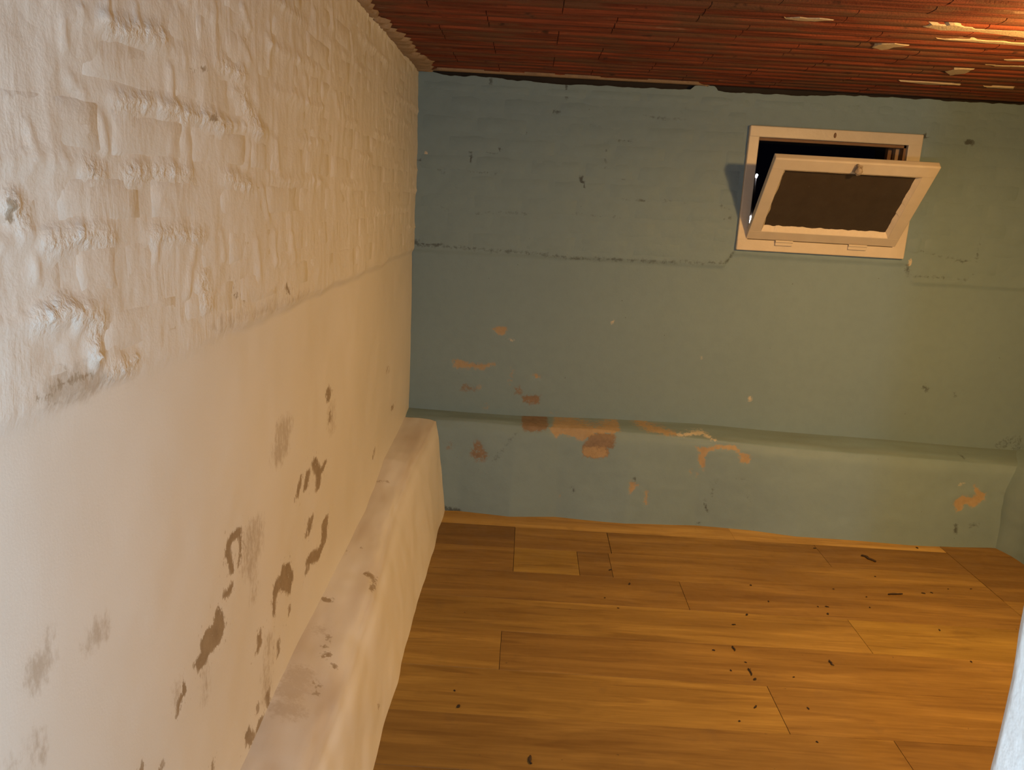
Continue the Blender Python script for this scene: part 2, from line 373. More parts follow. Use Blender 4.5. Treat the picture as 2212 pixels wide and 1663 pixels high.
def poly_sdf(P, poly):
    d = np.full(len(P), 1e9)
    inside = np.zeros(len(P), bool)
    n = len(poly)
    for i in range(n):
        a = poly[i]
        b = poly[(i + 1) % n]
        d = np.minimum(d, seg_dist(P, a, b))
        if a[1] != b[1]:
            cross = ((P[:, 1] > a[1]) != (P[:, 1] > b[1]))
            xx = (b[0] - a[0]) * (P[:, 1] - a[1]) / (b[1] - a[1]) + a[0]
            inside ^= cross & (P[:, 0] < xx)
    return np.where(inside, -d, d)


def marks(P, feats, soft, flat=0.0):
    """height field, 0 far away, 0.5 on an outline, towards 1 inside, times the mark's strength"""
    out = np.zeros(len(P))
    P0 = P
    for kind, pts, rad, s in feats:
        A = np.array(pts, float)
        P = P0
        if flat:                       # strokes on the long side wall are drawn out along it
            k = flat / A[:, 0].mean()
            A = A * (k, 1)
            P = P0 * (k, 1)
            pts = [tuple(a) for a in A]
        lo = A.min(0) - rad - soft * 2
        hi = A.max(0) + rad + soft * 2
        m = np.all((P >= lo) & (P <= hi), axis=1)
        if not m.any():
            continue
        Q = P[m]
        if kind == 'P':
            d = poly_sdf(Q, pts)
        else:
            d = np.full(len(Q), 1e9)
            for i in range(len(pts) - 1):
                d = np.minimum(d, seg_dist(Q, pts[i], pts[i + 1]))
            d = d - rad
        out[m] = np.maximum(out[m], np.clip(.5 - d / (2 * soft), 0, 1) * s)
    return out


def link(o, parent=None, **props):
    COL.objects.link(o)
    if parent is not None:
        o.parent = parent
        o.matrix_parent_inverse = parent.matrix_world.inverted()
    for k, v in props.items():
        o[k] = v
    return o


def mesh_obj(name, verts, faces, mat, parent=None, smooth=False, attrs=None, **props):
    me = bpy.data.meshes.new(name)
    me.from_pydata([tuple(v) for v in verts], [], [tuple(f) for f in faces])
    if mat:
        me.materials.append(mat)
    if smooth:
        me.polygons.foreach_set('use_smooth', [True] * len(me.polygons))
    for k, arr in (attrs or {}).items():
        at = me.attributes.new(k, 'FLOAT', 'POINT')
        at.data.foreach_set('value', np.asarray(arr, np.float32))
    me.update()
    return link(bpy.data.objects.new(name, me), parent, **props)


def bm_obj(name, bm, mat, parent=None, smooth=False, **props):
    me = bpy.data.meshes.new(name)
    bm.normal_update()
    bm.to_mesh(me)
    bm.free()
    if mat:
        me.materials.append(mat)
    if smooth:
        me.polygons.foreach_set('use_smooth', [True] * len(me.polygons))
    return link(bpy.data.objects.new(name, me), parent, **props)


def add_box(bm, x0, x1, y0, y1, z0, z1, bev=0.0, seg=2):
    r = bmesh.ops.create_cube(bm, size=1)
    bmesh.ops.scale(bm, vec=(x1 - x0, y1 - y0, z1 - z0), verts=r['verts'])
    bmesh.ops.translate(bm, vec=((x0 + x1) / 2, (y0 + y1) / 2, (z0 + z1) / 2), verts=r['verts'])
    if bev:
        es = list({e for v in r['verts'] for e in v.link_edges})
        bmesh.ops.bevel(bm, geom=es, offset=bev, segments=seg, affect='EDGES', profile=.5)


def box(name, x0, x1, y0, y1, z0, z1, mat, parent=None, bev=0.0, **props):
    bm = bmesh.new()
    add_box(bm, x0, x1, y0, y1, z0, z1, bev)
    return bm_obj(name, bm, mat, parent, **props)


def grid_faces(nu, nv, flip=False, keep=None):
    i = np.arange(nu - 1)[:, None] * nv + np.arange(nv - 1)[None, :]
    f = np.stack([i, i + nv, i + nv + 1, i + 1], -1)
    if flip:
        f = f[..., ::-1]
    f = f.reshape(-1, 4)
    return f if keep is None else f[keep.reshape(-1)]


def axis(lo, a, b, hi, coarse, fine):
    parts = []
    if lo < a:
        parts.append(np.arange(lo, a - 1e-6, coarse))
    parts.append(np.linspace(a, b, int(round((b - a) / fine)) + 1))
    if hi > b:
        parts.append(np.linspace(b, hi, max(2, int((hi - b) / coarse) + 1))[1:])
    return np.concatenate(parts)


# ------------------------------------------------------------------ materials
class NT:
    def __init__(self, name):
        self.mat = bpy.data.materials.new(name)
        self.mat.use_nodes = True
        self.t = self.mat.node_tree
        self.b = self.t.nodes['Principled BSDF']

    def n(self, kind, **kw):
        nd = self.t.nodes.new(kind)
        for k, v in kw.items():
            setattr(nd, k, v)
        return nd

    def l(self, a, b):
        self.t.links.new(a, b)

    def val(self, sock, v):
        if hasattr(v, 'is_output'):
            self.l(v, sock)
        else:
            sock.default_value = v

    def math(self, op, a, b=0.0, c=0.0, clamp=False):
        nd = self.n('ShaderNodeMath', operation=op, use_clamp=clamp)
        self.val(nd.inputs[0], a)
        self.val(nd.inputs[1], b)
        if op in ('MULTIPLY_ADD', 'COMPARE', 'SMOOTH_MIN'):
            self.val(nd.inputs[2], c)
        return nd.outputs[0]

    def pos(self, sx=1, sy=1, sz=1, off=None):
        g = self.n('ShaderNodeNewGeometry')
        m = self.n('ShaderNodeVectorMath', operation='MULTIPLY')
        self.l(g.outputs['Position'], m.inputs[0])
        m.inputs[1].default_value = (sx, sy, sz)
        o = m.outputs[0]
        if off is not None:
            a = self.n('ShaderNodeVectorMath', operation='ADD')
            self.l(o, a.inputs[0])
            self.l(off, a.inputs[1])
            o = a.outputs[0]
        return o

    def noise(self, vec, scale, detail=4, rough=.55, dist=0.0):
        nd = self.n('ShaderNodeTexNoise')
        self.l(vec, nd.inputs['Vector'])
        nd.inputs['Scale'].default_value = scale
        nd.inputs['Detail'].default_value = detail
        nd.inputs['Roughness'].default_value = rough
        nd.inputs['Distortion'].default_value = dist
        return nd.outputs['Fac']

    def attr(self, name):
        return self.n('ShaderNodeAttribute', attribute_name=name).outputs['Fac']

    def mapr(self, v, a, b, c=0.0, d=1.0, smooth=True):
        nd = self.n('ShaderNodeMapRange')
        nd.interpolation_type = 'SMOOTHSTEP' if smooth else 'LINEAR'
        self.val(nd.inputs['Value'], v)
        nd.inputs['From Min'].default_value = a
        nd.inputs['From Max'].default_value = b
        nd.inputs['To Min'].default_value = c
        nd.inputs['To Max'].default_value = d
        return nd.outputs[0]

    def mix(self, fac, a, b, mode='MIX'):
        nd = self.n('ShaderNodeMix', data_type='RGBA', blend_type=mode)
        self.val(nd.inputs[0], fac)
        for i, v in ((6, a), (7, b)):
            if hasattr(v, 'is_output'):
                self.l(v, nd.inputs[i])
            else:
                nd.inputs[i].default_value = (*v, 1)
        return nd.outputs[2]

    def bump(self, h, strength, dist, prev=None):
        nd = self.n('ShaderNodeBump')
        nd.inputs['Strength'].default_value = strength
        nd.inputs['Distance'].default_value = dist
        self.l(h, nd.inputs['Height'])
        if prev is not None:
            self.l(prev, nd.inputs['Normal'])
        return nd.outputs[0]

    def out(self, colour, rough, normal=None, spec=.4):
        self.val(self.b.inputs['Base Color'], colour if hasattr(colour, 'is_output') else (*colour, 1))
        self.val(self.b.inputs['Roughness'], rough)
        self.b.inputs['Specular IOR Level'].default_value = spec
        if normal is not None:
            self.l(normal, self.b.inputs['Normal'])
        return self.mat


def mat_white(name, brick):
    m = NT(name)
    p = m.pos()
    tone = m.noise(p, 2.2, 3)
    col = m.mix(tone, (.66, .64, .60), (.76, .74, .70))
    if not brick:
        # grey-brown blots where the paint has flaked or gone mouldy
        streak = m.noise(m.pos(60, 60, 14), 1.0, 4, .65)
        speck = m.noise(m.pos(1, 1, .6), 105, 3, .65)
        jit = m.math('MULTIPLY_ADD', m.math('SUBTRACT', streak, .5), 1.7, m.math('MULTIPLY', m.math('SUBTRACT', speck, .5), 2.2))
        st = m.math('ADD', m.attr('stain'), m.math('MULTIPLY', jit, m.mapr(m.attr('stain'), 0, .25)))
        stain = m.mapr(st, .40, .60)
        scol = m.mix(m.noise(p, 30, 3), (.23, .175, .115), (.40, .32, .225))
        fa = m.attr('faint')
        fj = m.math('ADD', fa, m.math('MULTIPLY', m.math('MULTIPLY', jit, .55), m.mapr(fa, 0, .2)))
        faint = m.mapr(fj, .1, .75, 0, .62)
        col = m.mix(faint, col, (.40, .33, .25))
        col = m.mix(m.attr('dust'), col, (.47, .39, .31))
        dots = m.math('ADD', m.noise(m.pos(90, 90, 55), 1.0, 2, .6), m.math('MULTIPLY', m.attr('halo'), .16))
        col = m.mix(m.math('MULTIPLY', m.mapr(dots, .70, .78, 0, .55), m.mapr(m.attr('halo'), .05, .35)), col, (.33, .26, .18))
        col = m.mix(m.math('MULTIPLY', stain, m.mapr(m.attr('stain'), .3, .9, .55, 1)), col, scol)
    else:
        pit = m.noise(m.pos(1, 1, .7), 48, 3, .7)
        col = m.mix(m.mapr(pit, .74, .80), col, (.16, .13, .10))
    rough_amt = m.attr('rough')
    brush = m.math('MULTIPLY', m.noise(m.pos(34, 34, 5), 1.0, 4, .55), m.mapr(m.noise(p, 6, 2), .42, .62))
    lump = m.noise(p, 38, 4, .6)
    fine = m.noise(p, 260, 3, .6)
    h = m.math('ADD', m.math('MULTIPLY', brush, 1.0), m.math('MULTIPLY', lump, .7))
    if not brick:
        h = m.math('MULTIPLY', h, m.math('MULTIPLY_ADD', rough_amt, .9, .10))
        h = m.math('ADD', h, m.math('MULTIPLY', m.attr('crumb'), m.math('MULTIPLY', m.noise(m.pos(1, 1, 1), 85, 3, .6), 1.6)))
        h = m.math('ADD', h, m.math('MULTIPLY', m.attr('stain'), -.12))
    h = m.math('ADD', h, m.math('MULTIPLY', fine, .05))
    nrm = m.bump(h, .65, .005)
    return m.out(col, m.mapr(fine, .3, .7, .42, .58), nrm, .35)


def mat_teal(name, brick):
    m = NT(name)
    p = m.pos()
    tone = m.noise(p, 1.6, 4)
    col = m.mix(tone, (.180, .258, .285), (.212, .298, .322))
    mott = m.noise(p, 22, 4)
    col = m.mix(m.mapr(mott, .35, .75, 0, .25), col, (.165, .235, .260))
    fine = m.noise(p, 220, 3, .6)
    edge = m.noise(p, 62, 5, .72)
    jit = m.math('MULTIPLY', m.math('SUBTRACT', edge, .5), 2.9)
    if not brick:
        def layer(col, name, colour, lo, hi, top=1.0):
            a = m.attr(name)
            v = m.math('ADD', a, m.math('MULTIPLY', jit, m.mapr(a, 0, .2)))
            f = m.math('MULTIPLY', m.mapr(v, lo, hi), m.mapr(a, .2, .8, .35, top))
            return m.mix(f, col, colour)
        col = m.mix(m.attr('dust'), col, (.150, .185, .165))
        gcol = (.045, .048, .042)
        pat = m.noise(p, 45, 3)
        col = layer(col, 'brown', m.mix(pat, (.14, .090, .050), (.29, .20, .125)), .24, .74, .92)
        col = layer(col, 'tan', m.mix(pat, (.29, .205, .108), (.44, .325, .19)), .24, .74, .92)
        col = layer(col, 'pale', (.52, .46, .35), .30, .62)
        col = layer(col, 'grime_shade', gcol, .20, .80, .82)
    dots = m.noise(p, 60, 2, .5)
    col = m.mix(m.mapr(dots, .77, .82, 0, .6), col, (.06, .06, .05))
    lump = m.noise(p, 30, 4, .6)
    h = m.math('ADD', m.math('MULTIPLY', lump, 1.0 if brick else .45), m.math('MULTIPLY', fine, .15))
    if not brick:
        h = m.math('ADD', h, m.math('MULTIPLY', m.attr('grime_shade'), -.25))
        h = m.math('ADD', h, m.math('MULTIPLY', m.math('ADD', m.attr('brown'), m.attr('tan')), -.25))
        h = m.math('ADD', h, m.math('MULTIPLY', m.math('MULTIPLY', m.attr('brown'), edge), .8))
    nrm = m.bump(h, .55, .004)
    return m.out(col, m.mapr(fine, .3, .7, .5, .65), nrm, .25)


def mat_terracotta():
    m = NT('terracotta')
    oi = m.n('ShaderNodeObjectInfo')
    rnd = oi.outputs['Random']
    p = m.pos()
    st = m.noise(m.pos(2.2, 60, 3), 1.0, 3, .65)
    blot = m.noise(m.pos(3, 12, 4), 1.0, 4, .65)
    col = m.mix(m.mapr(st, .33, .67), (.080, .019, .007), (.262, .066, .027))
    col = m.mix(m.mapr(blot, .44, .62, 0, .8), col, (.112, .060, .030))
    col = m.mix(m.math('MULTIPLY', rnd, .2), col, (.180, .037, .014))
    sm = m.noise(m.pos(7, 60, 7), 1.0, 3, .6)
    col = m.mix(m.mapr(sm, .66, .78, 0, .5), col, (.30, .20, .13))
    soot = m.noise(p, 13, 3, .6)
    col = m.mix(m.mapr(soot, .64, .74, 0, .75), col, (.022, .013, .008))
    fine = m.noise(p, 150, 3)
    nrm = m.bump(m.math('ADD', fine, m.math('MULTIPLY', st, 1.2)), .5, .003)
    return m.out(col, .8, nrm, .2)


def mat_simple(name, colour, rough=.6, var=.15, scale=20, bump=0.0, spec=.4, metal=0.0):
    m = NT(name)
    p = m.pos()
    f = m.noise(p, scale, 4)
    dark = tuple(c * (1 - var) for c in colour)
    lite = tuple(min(1, c * (1 + var)) for c in colour)
    col = m.mix(f, dark, lite)
    nrm = m.bump(m.noise(p, scale * 4, 4), .5, bump) if bump else None
    m.b.inputs['Metallic'].default_value = metal
    return m.out(col, rough, nrm, spec)


def mat_planks():
    m = NT('wood_look_vinyl')
    oi = m.n('ShaderNodeObjectInfo')
    rnd = oi.outputs['Random']
    offs = m.n('ShaderNodeCombineXYZ')
    m.l(m.math('MULTIPLY', rnd, 40), offs.inputs[0])
    m.l(m.math('MULTIPLY', rnd, 90), offs.inputs[1])
    band = m.noise(m.pos(1.3, 11, 1, offs.outputs[0]), 1.0, 4, .6, .6)
    grain = m.noise(m.pos(5, 95, 1, offs.outputs[0]), 1.0, 4, .65, .5)
    fig = m.noise(m.pos(2.2, 26, 1, offs.outputs[0]), 1.0, 3, .5, 1.2)
    col = oi.outputs['Color']
    col = m.mix(m.mapr(band, .36, .66, .55, 0), col, (.55, .48, .42), 'MULTIPLY')
    col = m.mix(m.mapr(fig, .54, .66, 0, .38), col, (.56, .48, .44), 'MULTIPLY')
    col = m.mix(m.mapr(band, .55, .75, 0, .15), col, (.50, .30, .08), 'SCREEN')
    col = m.mix(m.mapr(grain, .40, .70, .30, 0), col, (.55, .50, .46), 'MULTIPLY')
    p = m.pos()
    dirt = m.noise(p, 9, 4, .6)
    col = m.mix(m.mapr(dirt, .56, .78, 0, .22), col, (.10, .065, .04))
    speck = m.noise(p, 55, 2, .5)
    col = m.mix(m.mapr(speck, .745, .785, 0, .7), col, (.06, .035, .02))
    nrm = m.bump(grain, .25, .0012)
    return m.out(col, m.mapr(dirt, .3, .7, .42, .62), nrm, .3)


def mat_pane():
    m = NT('dirty_ribbed_glass')
    p = m.pos()
    tex = m.noise(p, 160, 3, .6)
    dirt = m.noise(p, 16, 4, .6)
    drop = m.noise(p, 75, 2, .5)
    col = m.mix(dirt, (.055, .038, .025), (.100, .074, .052))  # dirt brown, lightened to carry the pane's reflections as well
    col = m.mix(m.mapr(drop, .76, .79, 0, .6), col, (.45, .42, .36))
    m.b.inputs['Transmission Weight'].default_value = .35
    m.b.inputs['IOR'].default_value = 1.45
    return m.out(col, .28, m.bump(tex, .6, .002), .5)


def mat_emit(name, colour, strength):
    m = NT(name)
    m.b.inputs['Emission Color'].default_value = (*colour, 1)
    m.b.inputs['Emission Strength'].default_value = strength
    return m.out(colour, .4)


M_WHITE = mat_white('white_wall_paint', False)
M_WBRICK = mat_white('white_painted_brick', True)
M_TEAL = mat_teal('teal_wall_paint', False)
M_TBRICK = mat_teal('teal_painted_brick', True)
M_TERRA = mat_terracotta()
M_MORTAR = mat_simple('lime_mortar', (.33, .235, .15), .9, .25, 28, .006, .2)
M_SMEAR = mat_simple('pale_mortar_smear', (.46, .36, .23), .85, .2, 40, .004, .2)
M_DARK = mat_simple('gap_shade_core', (.03, .022, .016), .95, .3, 12)  # near-black, so the gap above the back wall gets its shade by colour
M_PLANK = mat_planks()
M_SCREED = mat_simple('screed', (.05, .035, .022), .9, .2, 15)
M_FRAME = mat_simple('cream_gloss_paint', (.60, .52, .40), .38, .10, 18, .0015, .45)
M_PUTTY = mat_simple('window_putty', (.72, .62, .47), .6, .08, 45, .002)
M_WOOD = mat_simple('bare_brown_wood', (.20, .105, .05), .6, .25, 22, .002)
M_WOOD2 = mat_simple('worn_painted_wood', (.36, .24, .15), .6, .2, 22, .002)
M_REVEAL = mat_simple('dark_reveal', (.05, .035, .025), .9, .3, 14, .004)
M_PANE = mat_pane()
M_METAL = mat_simple('chipped_latch_metal', (.34, .27, .19), .55, .45, 70, .003)
M_CRUMB = mat_simple('dark_dirt', (.030, .018, .010), .9, .4, 90)
M_TWIG = mat_simple('dark_twig', (.045, .026, .013), .85, .35, 60)
M_JAMB = mat_simple('white_jamb_paint', (.74, .74, .735), .5, .10, 9, .004)
M_BULB = mat_emit('bulb_glow', (1.0, .62, .30), 6.0)
M_CAP = mat_simple('brown_bakelite', (.05, .03, .02), .4, .1)
M_NIGHTGLOW = mat_emit('night_glow', (.80, .88, 1.0), 30.0)

# ------------------------------------------------------------------ left wall: painted brick above, plaster below, footing at the base
COURSE, Z0 = .0866, 1.252
JOINT_Z = [Z0 + COURSE * k for k in range(10)]


def left_h(y, z):
    """how far the left wall's face stands proud of x = XL"""
    wig = .006 * fbm(y * 7, z * 0, 2, 5)
    amp = .003 + .008 * np.maximum(sstep(y, 1.25, 1.7), (1 - sstep(y, 1.02, 1.12)) * .45)
    up = sstep(z, PL - .030 + wig, PL + wig)
    h = up * amp + .006 * fbm(y * 1.4, z * 1.6, 3, 11) + .0012 * fbm(y * 9, z * 9, 2, 3)
    crumb = 0
    for k, zj in enumerate(JOINT_Z[1:]):
        band = np.exp(-((z - zj - .006 * vnoise(y * 5, y * 0 + k, 31)) / .013) ** 2)
        on = sstep(vnoise(y * 4.5, y * 0 + 3.1 * k, 77), -.35, .35)
        crumb = crumb + band * on * (.0045 * np.abs(fbm(y * 55, z * 55, 2, 41)) + .002)
    lump = np.exp(-(((y - .93) / .05) ** 2 + ((z - 1.33) / .028) ** 2)) * .004 * (1 + .8 * vnoise(y * 70, z * 70, 8))
    lump = lump + np.exp(-(((y - .985) / .014) ** 2 + ((z - 1.285) / .025) ** 2)) * .002
    streak = .0010 * fbm(y * 30, z * 5, 3, 21) + .0017 * fbm(y * 11, z * 17, 3, 23) + .0009
    P2 = np.stack([np.ravel(y), np.ravel(z)], 1)
    fin = marks(P2, LEFT_FIN, .004, .60).reshape(np.shape(y))
    crb = marks(P2, LEFT_CRUMB, .009, .75).reshape(np.shape(y))
    return h + up * (crumb + streak) + lump + .0036 * fin + crb * (.0050 * np.abs(fbm(y * 62, z * 80, 2, 43)) + .0010)


gy = axis(Y0, .74, YB, YB, .08, .0062)
gz = axis(.16, .30, H, H, .05, .0062)
Yg, Zg = np.meshgrid(gy, gz, indexing='ij')
yf, zf = Yg.ravel(), Zg.ravel()
xf = XL + left_h(yf, zf)
PLf = np.stack([yf, zf], 1)
far = sstep(zf, PL - .04, PL + .01)
wall_left = mesh_obj('wall_left', np.stack([xf, yf, zf], 1), grid_faces(len(gy), len(gz)), M_WHITE, smooth=True,
                     attrs={'stain': marks(PLf, LEFT_STAIN, .0065, .88), 'faint': marks(PLf, LEFT_FAINT, .016, .80),
                            'rough': far, 'halo': marks(PLf, LEFT_STAIN, .045, .88), 'crumb': marks(PLf, LEFT_CRUMB, .012, .75), 'dust': np.zeros(len(yf))}, kind='structure')


def brick_mesh(name, nu, nv, w, h, depth, seed, sink=.006):
    """front face of a worn brick in (u, v, out), rounded into the joint all round"""
    us = np.concatenate([[-1], np.linspace(-1 + .028 / w, 1 - .028 / w, nu - 2), [1]])
    vs = np.concatenate([[-1], np.linspace(-1 + .026 / h, 1 - .026 / h, nv - 2), [1]])
    U, V = np.meshgrid(us, vs, indexing='ij')
    u = U * w / 2 * (1 + .015 * vnoise(V * 2, U * 0 + seed, 3)) + .0025 * vnoise(U * 3 + seed, V * 3, 9)
    v = V * h / 2 * (1 + .05 * vnoise(U * 2.2, V * 0 + seed, 5)) + .002 * vnoise(U * 3, V * 3 + seed, 15)
    rim = np.maximum(np.abs(U), np.abs(V)) > .999
    o = depth + .0018 * vnoise(U * 1.6 + seed * 3.3, V * 1.3, 19) + .0012 * U * vnoise(seed * 1.7, 2.0, 4)
    o = np.where(rim, -sink, o)
    return u.ravel(), v.ravel(), o.ravel()


brick_id = 0
for k in range(9):
    z0, z1 = JOINT_Z[k], min(JOINT_Z[k + 1], H - .004)
    zc, hh = (z0 + z1) / 2, z1 - z0 - .012
    header = (k % 4 == 1)
    pitch = .124 if header else .252
    start = {0: .74, 1: .566, 2: .66, 3: .795, 4: .74, 5: .58, 6: .70, 7: .80, 8: .72}[k]
    y = start
    while y < YB - .02:
        L = pitch * (1 + .05 * float(vnoise(y * 3.1, k * 1.7, 55)))
        if not header and float(vnoise(y * 9.7, k * 5.3, 56)) > .62:
            L = .126
        a, b = y, min(y + L, YB - .002)
        y += L
        if b < .60 or b - a < .03:
            continue
        yc, w = (a + b) / 2, b - a - .013
        brick_id += 1
        u, v, o = brick_mesh('brick', 8, 5, w, hh, .0006 + .0012 * float(vnoise(brick_id * .71, 3.3, 7)), brick_id)
        yy, zz = yc + u, zc + v
        x = XL + (.003 + .008 * np.maximum(sstep(yy, 1.25, 1.7), (1 - sstep(yy, 1.02, 1.12)) * .45)) + .006 * fbm(yy * 1.4, zz * 1.6, 3, 11) + o
        mesh_obj('brick', np.stack([x, yy, zz], 1), grid_faces(8, 5), M_WBRICK, wall_left, smooth=True)

# footing of the left wall: battered face, sloping dusty top
ty = axis(Y0, .95, 3.72, 3.72, .08, .0080)
tp = np.linspace(0, 1, 46)
T, S = np.meshgrid(ty, tp, indexing='ij')
zi = np.interp(T, SY, SZI)
xo = np.interp(T, SY, SXO)
zo = np.interp(T, SY, SZO)
top = S < .4
q = np.where(top, S / .4, (S - .4) / .6)
X = np.where(top, XL - .012 + (xo - XL + .012) * q, xo + (-.328 - xo) * q)
Z = np.where(top, zi + .004 + (zo - zi - .004) * q, zo * (1 - q) - .01 * q)
# soften the lip
rl = np.exp(-((S - .4) / .07) ** 2)
X = X - .012 * rl
Z = Z - .010 * rl
nz = .004 * fbm(T * 5, S * 4, 3, 61)
X = X + nz * sstep(S, .02, .12)
Z = Z + nz * sstep(S, .02, .12) * (1 - sstep(S, .85, 1.0))
Z = np.minimum(Z, zi + .02)
Pf = np.stack([X.ravel(), T.ravel(), Z.ravel()], 1)
dust = (sstep(.47 - S, 0, .10) * (.42 + .40 * fbm(T * 3.5, S * 6, 3, 71))).ravel().clip(0, .8)
mesh_obj('footing', Pf, grid_faces(len(ty), len(tp), True), M_WHITE, wall_left, smooth=True,
         attrs={'stain': marks(Pf, LFOOT_STAIN, .010), 'faint': marks(Pf, LFOOT_FAINT, .022), 'rough': np.zeros(len(Pf)), 'dust': dust})

# ------------------------------------------------------------------ back wall: teal, window opening, footing
WX0, WX1, WZ0, WZ1 = .979, 1.765, 1.318, 1.878      # outer window frame
GAPX = [-.60, -.50, -.45, -.43, -.21, .126, .50, .671, .695, .715, .795, .812, .82, 1.0, 1.216, 1.28, 1.36, 1.7, 2.6]
GAPZ = [H, H, 2.030, 2.024, 2.020, 2.011, 2.014, 2.019, 2.022, H, H, 2.028, 2.018, 2.016, 2.017, 2.021, 2.027, 2.031, 2.033]


def back_h(x, z):
    """how far the back wall's face stands proud (towards the room)"""
    wig = .004 * fbm(x * 6, z * 0, 2, 15)
    line = PL - .004 + np.where(x > 1.8, -.028, 0)
    under = sstep(x, .93, .97) * (1 - sstep(x, 1.80, 1.84))
    line = line + under * .06
    up = sstep(z, line - .016 + wig, line + wig)
    h = up * .007 + .005 * fbm(x * 1.3, z * 1.5, 3, 111) + .0008 * fbm(x * 10, z * 10, 2, 13)
    return h + up * .0013 * fbm(x * 24, z * 30, 3, 121)


gx = np.linspace(XL - .015, XR + .02, 350)
gzb = np.linspace(.36, H, 200)
Xg, Zg = np.meshgrid(gx, gzb, indexing='ij')
ztop = np.interp(gx, GAPX, GAPZ)[:, None] + .0035 * fbm(gx * 21, gx * 0, 3, 9)[:, None]
ztop = np.minimum(ztop, H)
Zg = .36 + (Zg - .36) * (ztop - .36) / (H - .36)
xf, zf = Xg.ravel(), Zg.ravel()
PB = np.stack([xf, zf], 1)
tan, brown = marks(PB, BACK_TAN, .011), marks(PB, BACK_BROWN, .013)
yf = YB - back_h(xf, zf) + .0016 * np.clip(tan + brown, 0, 1)
cxm = (gx[:-1] + gx[1:]) / 2
czm = (gzb[:-1] + gzb[1:]) / 2
keep = ~((cxm[:, None] > WX0 + .02) & (cxm[:, None] < WX1 - .02) & (czm[None, :] > WZ0 + .02) & (czm[None, :] < WZ1 - .02))
wall_back = mesh_obj('wall_back', np.stack([xf, yf, zf], 1), grid_faces(len(gx), len(gzb), False, keep), M_TEAL, smooth=True,
                     attrs={'tan': tan, 'brown': brown, 'pale': marks(PB, BACK_PALE, .007), 'grime_shade': marks(PB, BACK_GRIME_SHADE, .0085),
                            'dust': np.zeros(len(xf))}, kind='structure')
for k in range(9):
    z0, z1 = JOINT_Z[k], min(JOINT_Z[k + 1], 2.004)
    zc, hh = (z0 + z1) / 2, z1 - z0 - .008
    x = XL + .02 + (.126 if k % 2 else 0)
    while x < XR - .02:
        L = .252 * (1 + .04 * float(vnoise(x * 3.1, k * 2.7, 155)))
        a, b = x, min(x + L, XR)
        x += L
        for (p0, p1) in ([(a, min(b, WX0 - .006)), (max(a, WX1 + .006), b)] if z1 > WZ0 - .02 and z0 < WZ1 + .01 else [(a, b)]):
            if p1 - p0 < .04:
                continue
            if k == 0 and p1 > .93 and p0 < 1.84:
                continue
            brick_id += 1
            u, v, o = brick_mesh('brick', 7, 4, p1 - p0 - .010, hh, .0012 + .0010 * float(vnoise(brick_id * .37, 1.3, 7)), brick_id, .004)
            xx, zz = (p0 + p1) / 2 + u, zc + v
            yy = YB - .007 - .005 * fbm(xx * 1.3, zz * 1.5, 3, 111) - o * .8
            mesh_obj('brick', np.stack([xx, yy, zz], 1), grid_faces(7, 4), M_TBRICK, wall_back, smooth=True)

tx = np.linspace(XL, XR, 350)
tp = np.linspace(0, 1, 64)
T, S = np.meshgrid(tx, tp, indexing='ij')
zi, zo, yo, yb = (np.interp(T, BTX, BTI), np.interp(T, BTX, BTO), np.interp(T, BTX, BTY), np.interp(T, BX, BYB))
top = S < .3
q = np.where(top, S / .3, (S - .3) / .7)
Yy = np.where(top, YB + .01 + (yo - YB - .01) * q, yo + (yb - yo) * q)
Zz = np.where(top, zi + .004 + (zo - zi - .004) * q, zo * (1 - q) - .006 * q)
rl = np.exp(-((S - .3) / .05) ** 2)
Yy = Yy + .010 * rl
Zz = Zz - .008 * rl
nz = .003 * fbm(T * 5, S * 5, 3, 81)
Yy = Yy - nz * sstep(S, .05, .2)
Zz = Zz + nz * sstep(S, .02, .1) * (1 - sstep(S, .85, 1))
PF = np.stack([T.ravel(), Zz.ravel()], 1)
tan, brown = marks(PF, FOOT_TAN, .011), marks(PF, FOOT_BROWN, .013)
dust = (sstep(.31 - S, 0, .05) * (.34 + .30 * fbm(T * 3, S * 7, 3, 91)) * (.35 + .65 * sstep(T, .3, 1.2))).ravel().clip(0, 1)
mesh_obj('footing', np.stack([T.ravel(), Yy.ravel() + .002 * np.clip(tan + brown, 0, 1), Zz.ravel()], 1), grid_faces(len(tx), len(tp), True), M_TEAL,
         wall_back, smooth=True, attrs={'tan': tan, 'brown': brown, 'pale': marks(PF, FOOT_PALE, .007),
                                        'grime_shade': marks(PF, FOOT_GRIME, .0085), 'dust': dust})
# wall core behind the painted face, coloured near-black as the shade in the ceiling gap
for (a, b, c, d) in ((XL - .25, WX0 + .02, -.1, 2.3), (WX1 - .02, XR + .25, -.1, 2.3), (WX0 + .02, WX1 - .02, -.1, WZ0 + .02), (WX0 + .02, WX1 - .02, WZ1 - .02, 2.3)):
    box('wall_core', a, b, YB + .035, YB + .33, c, d, M_DARK, wall_back)

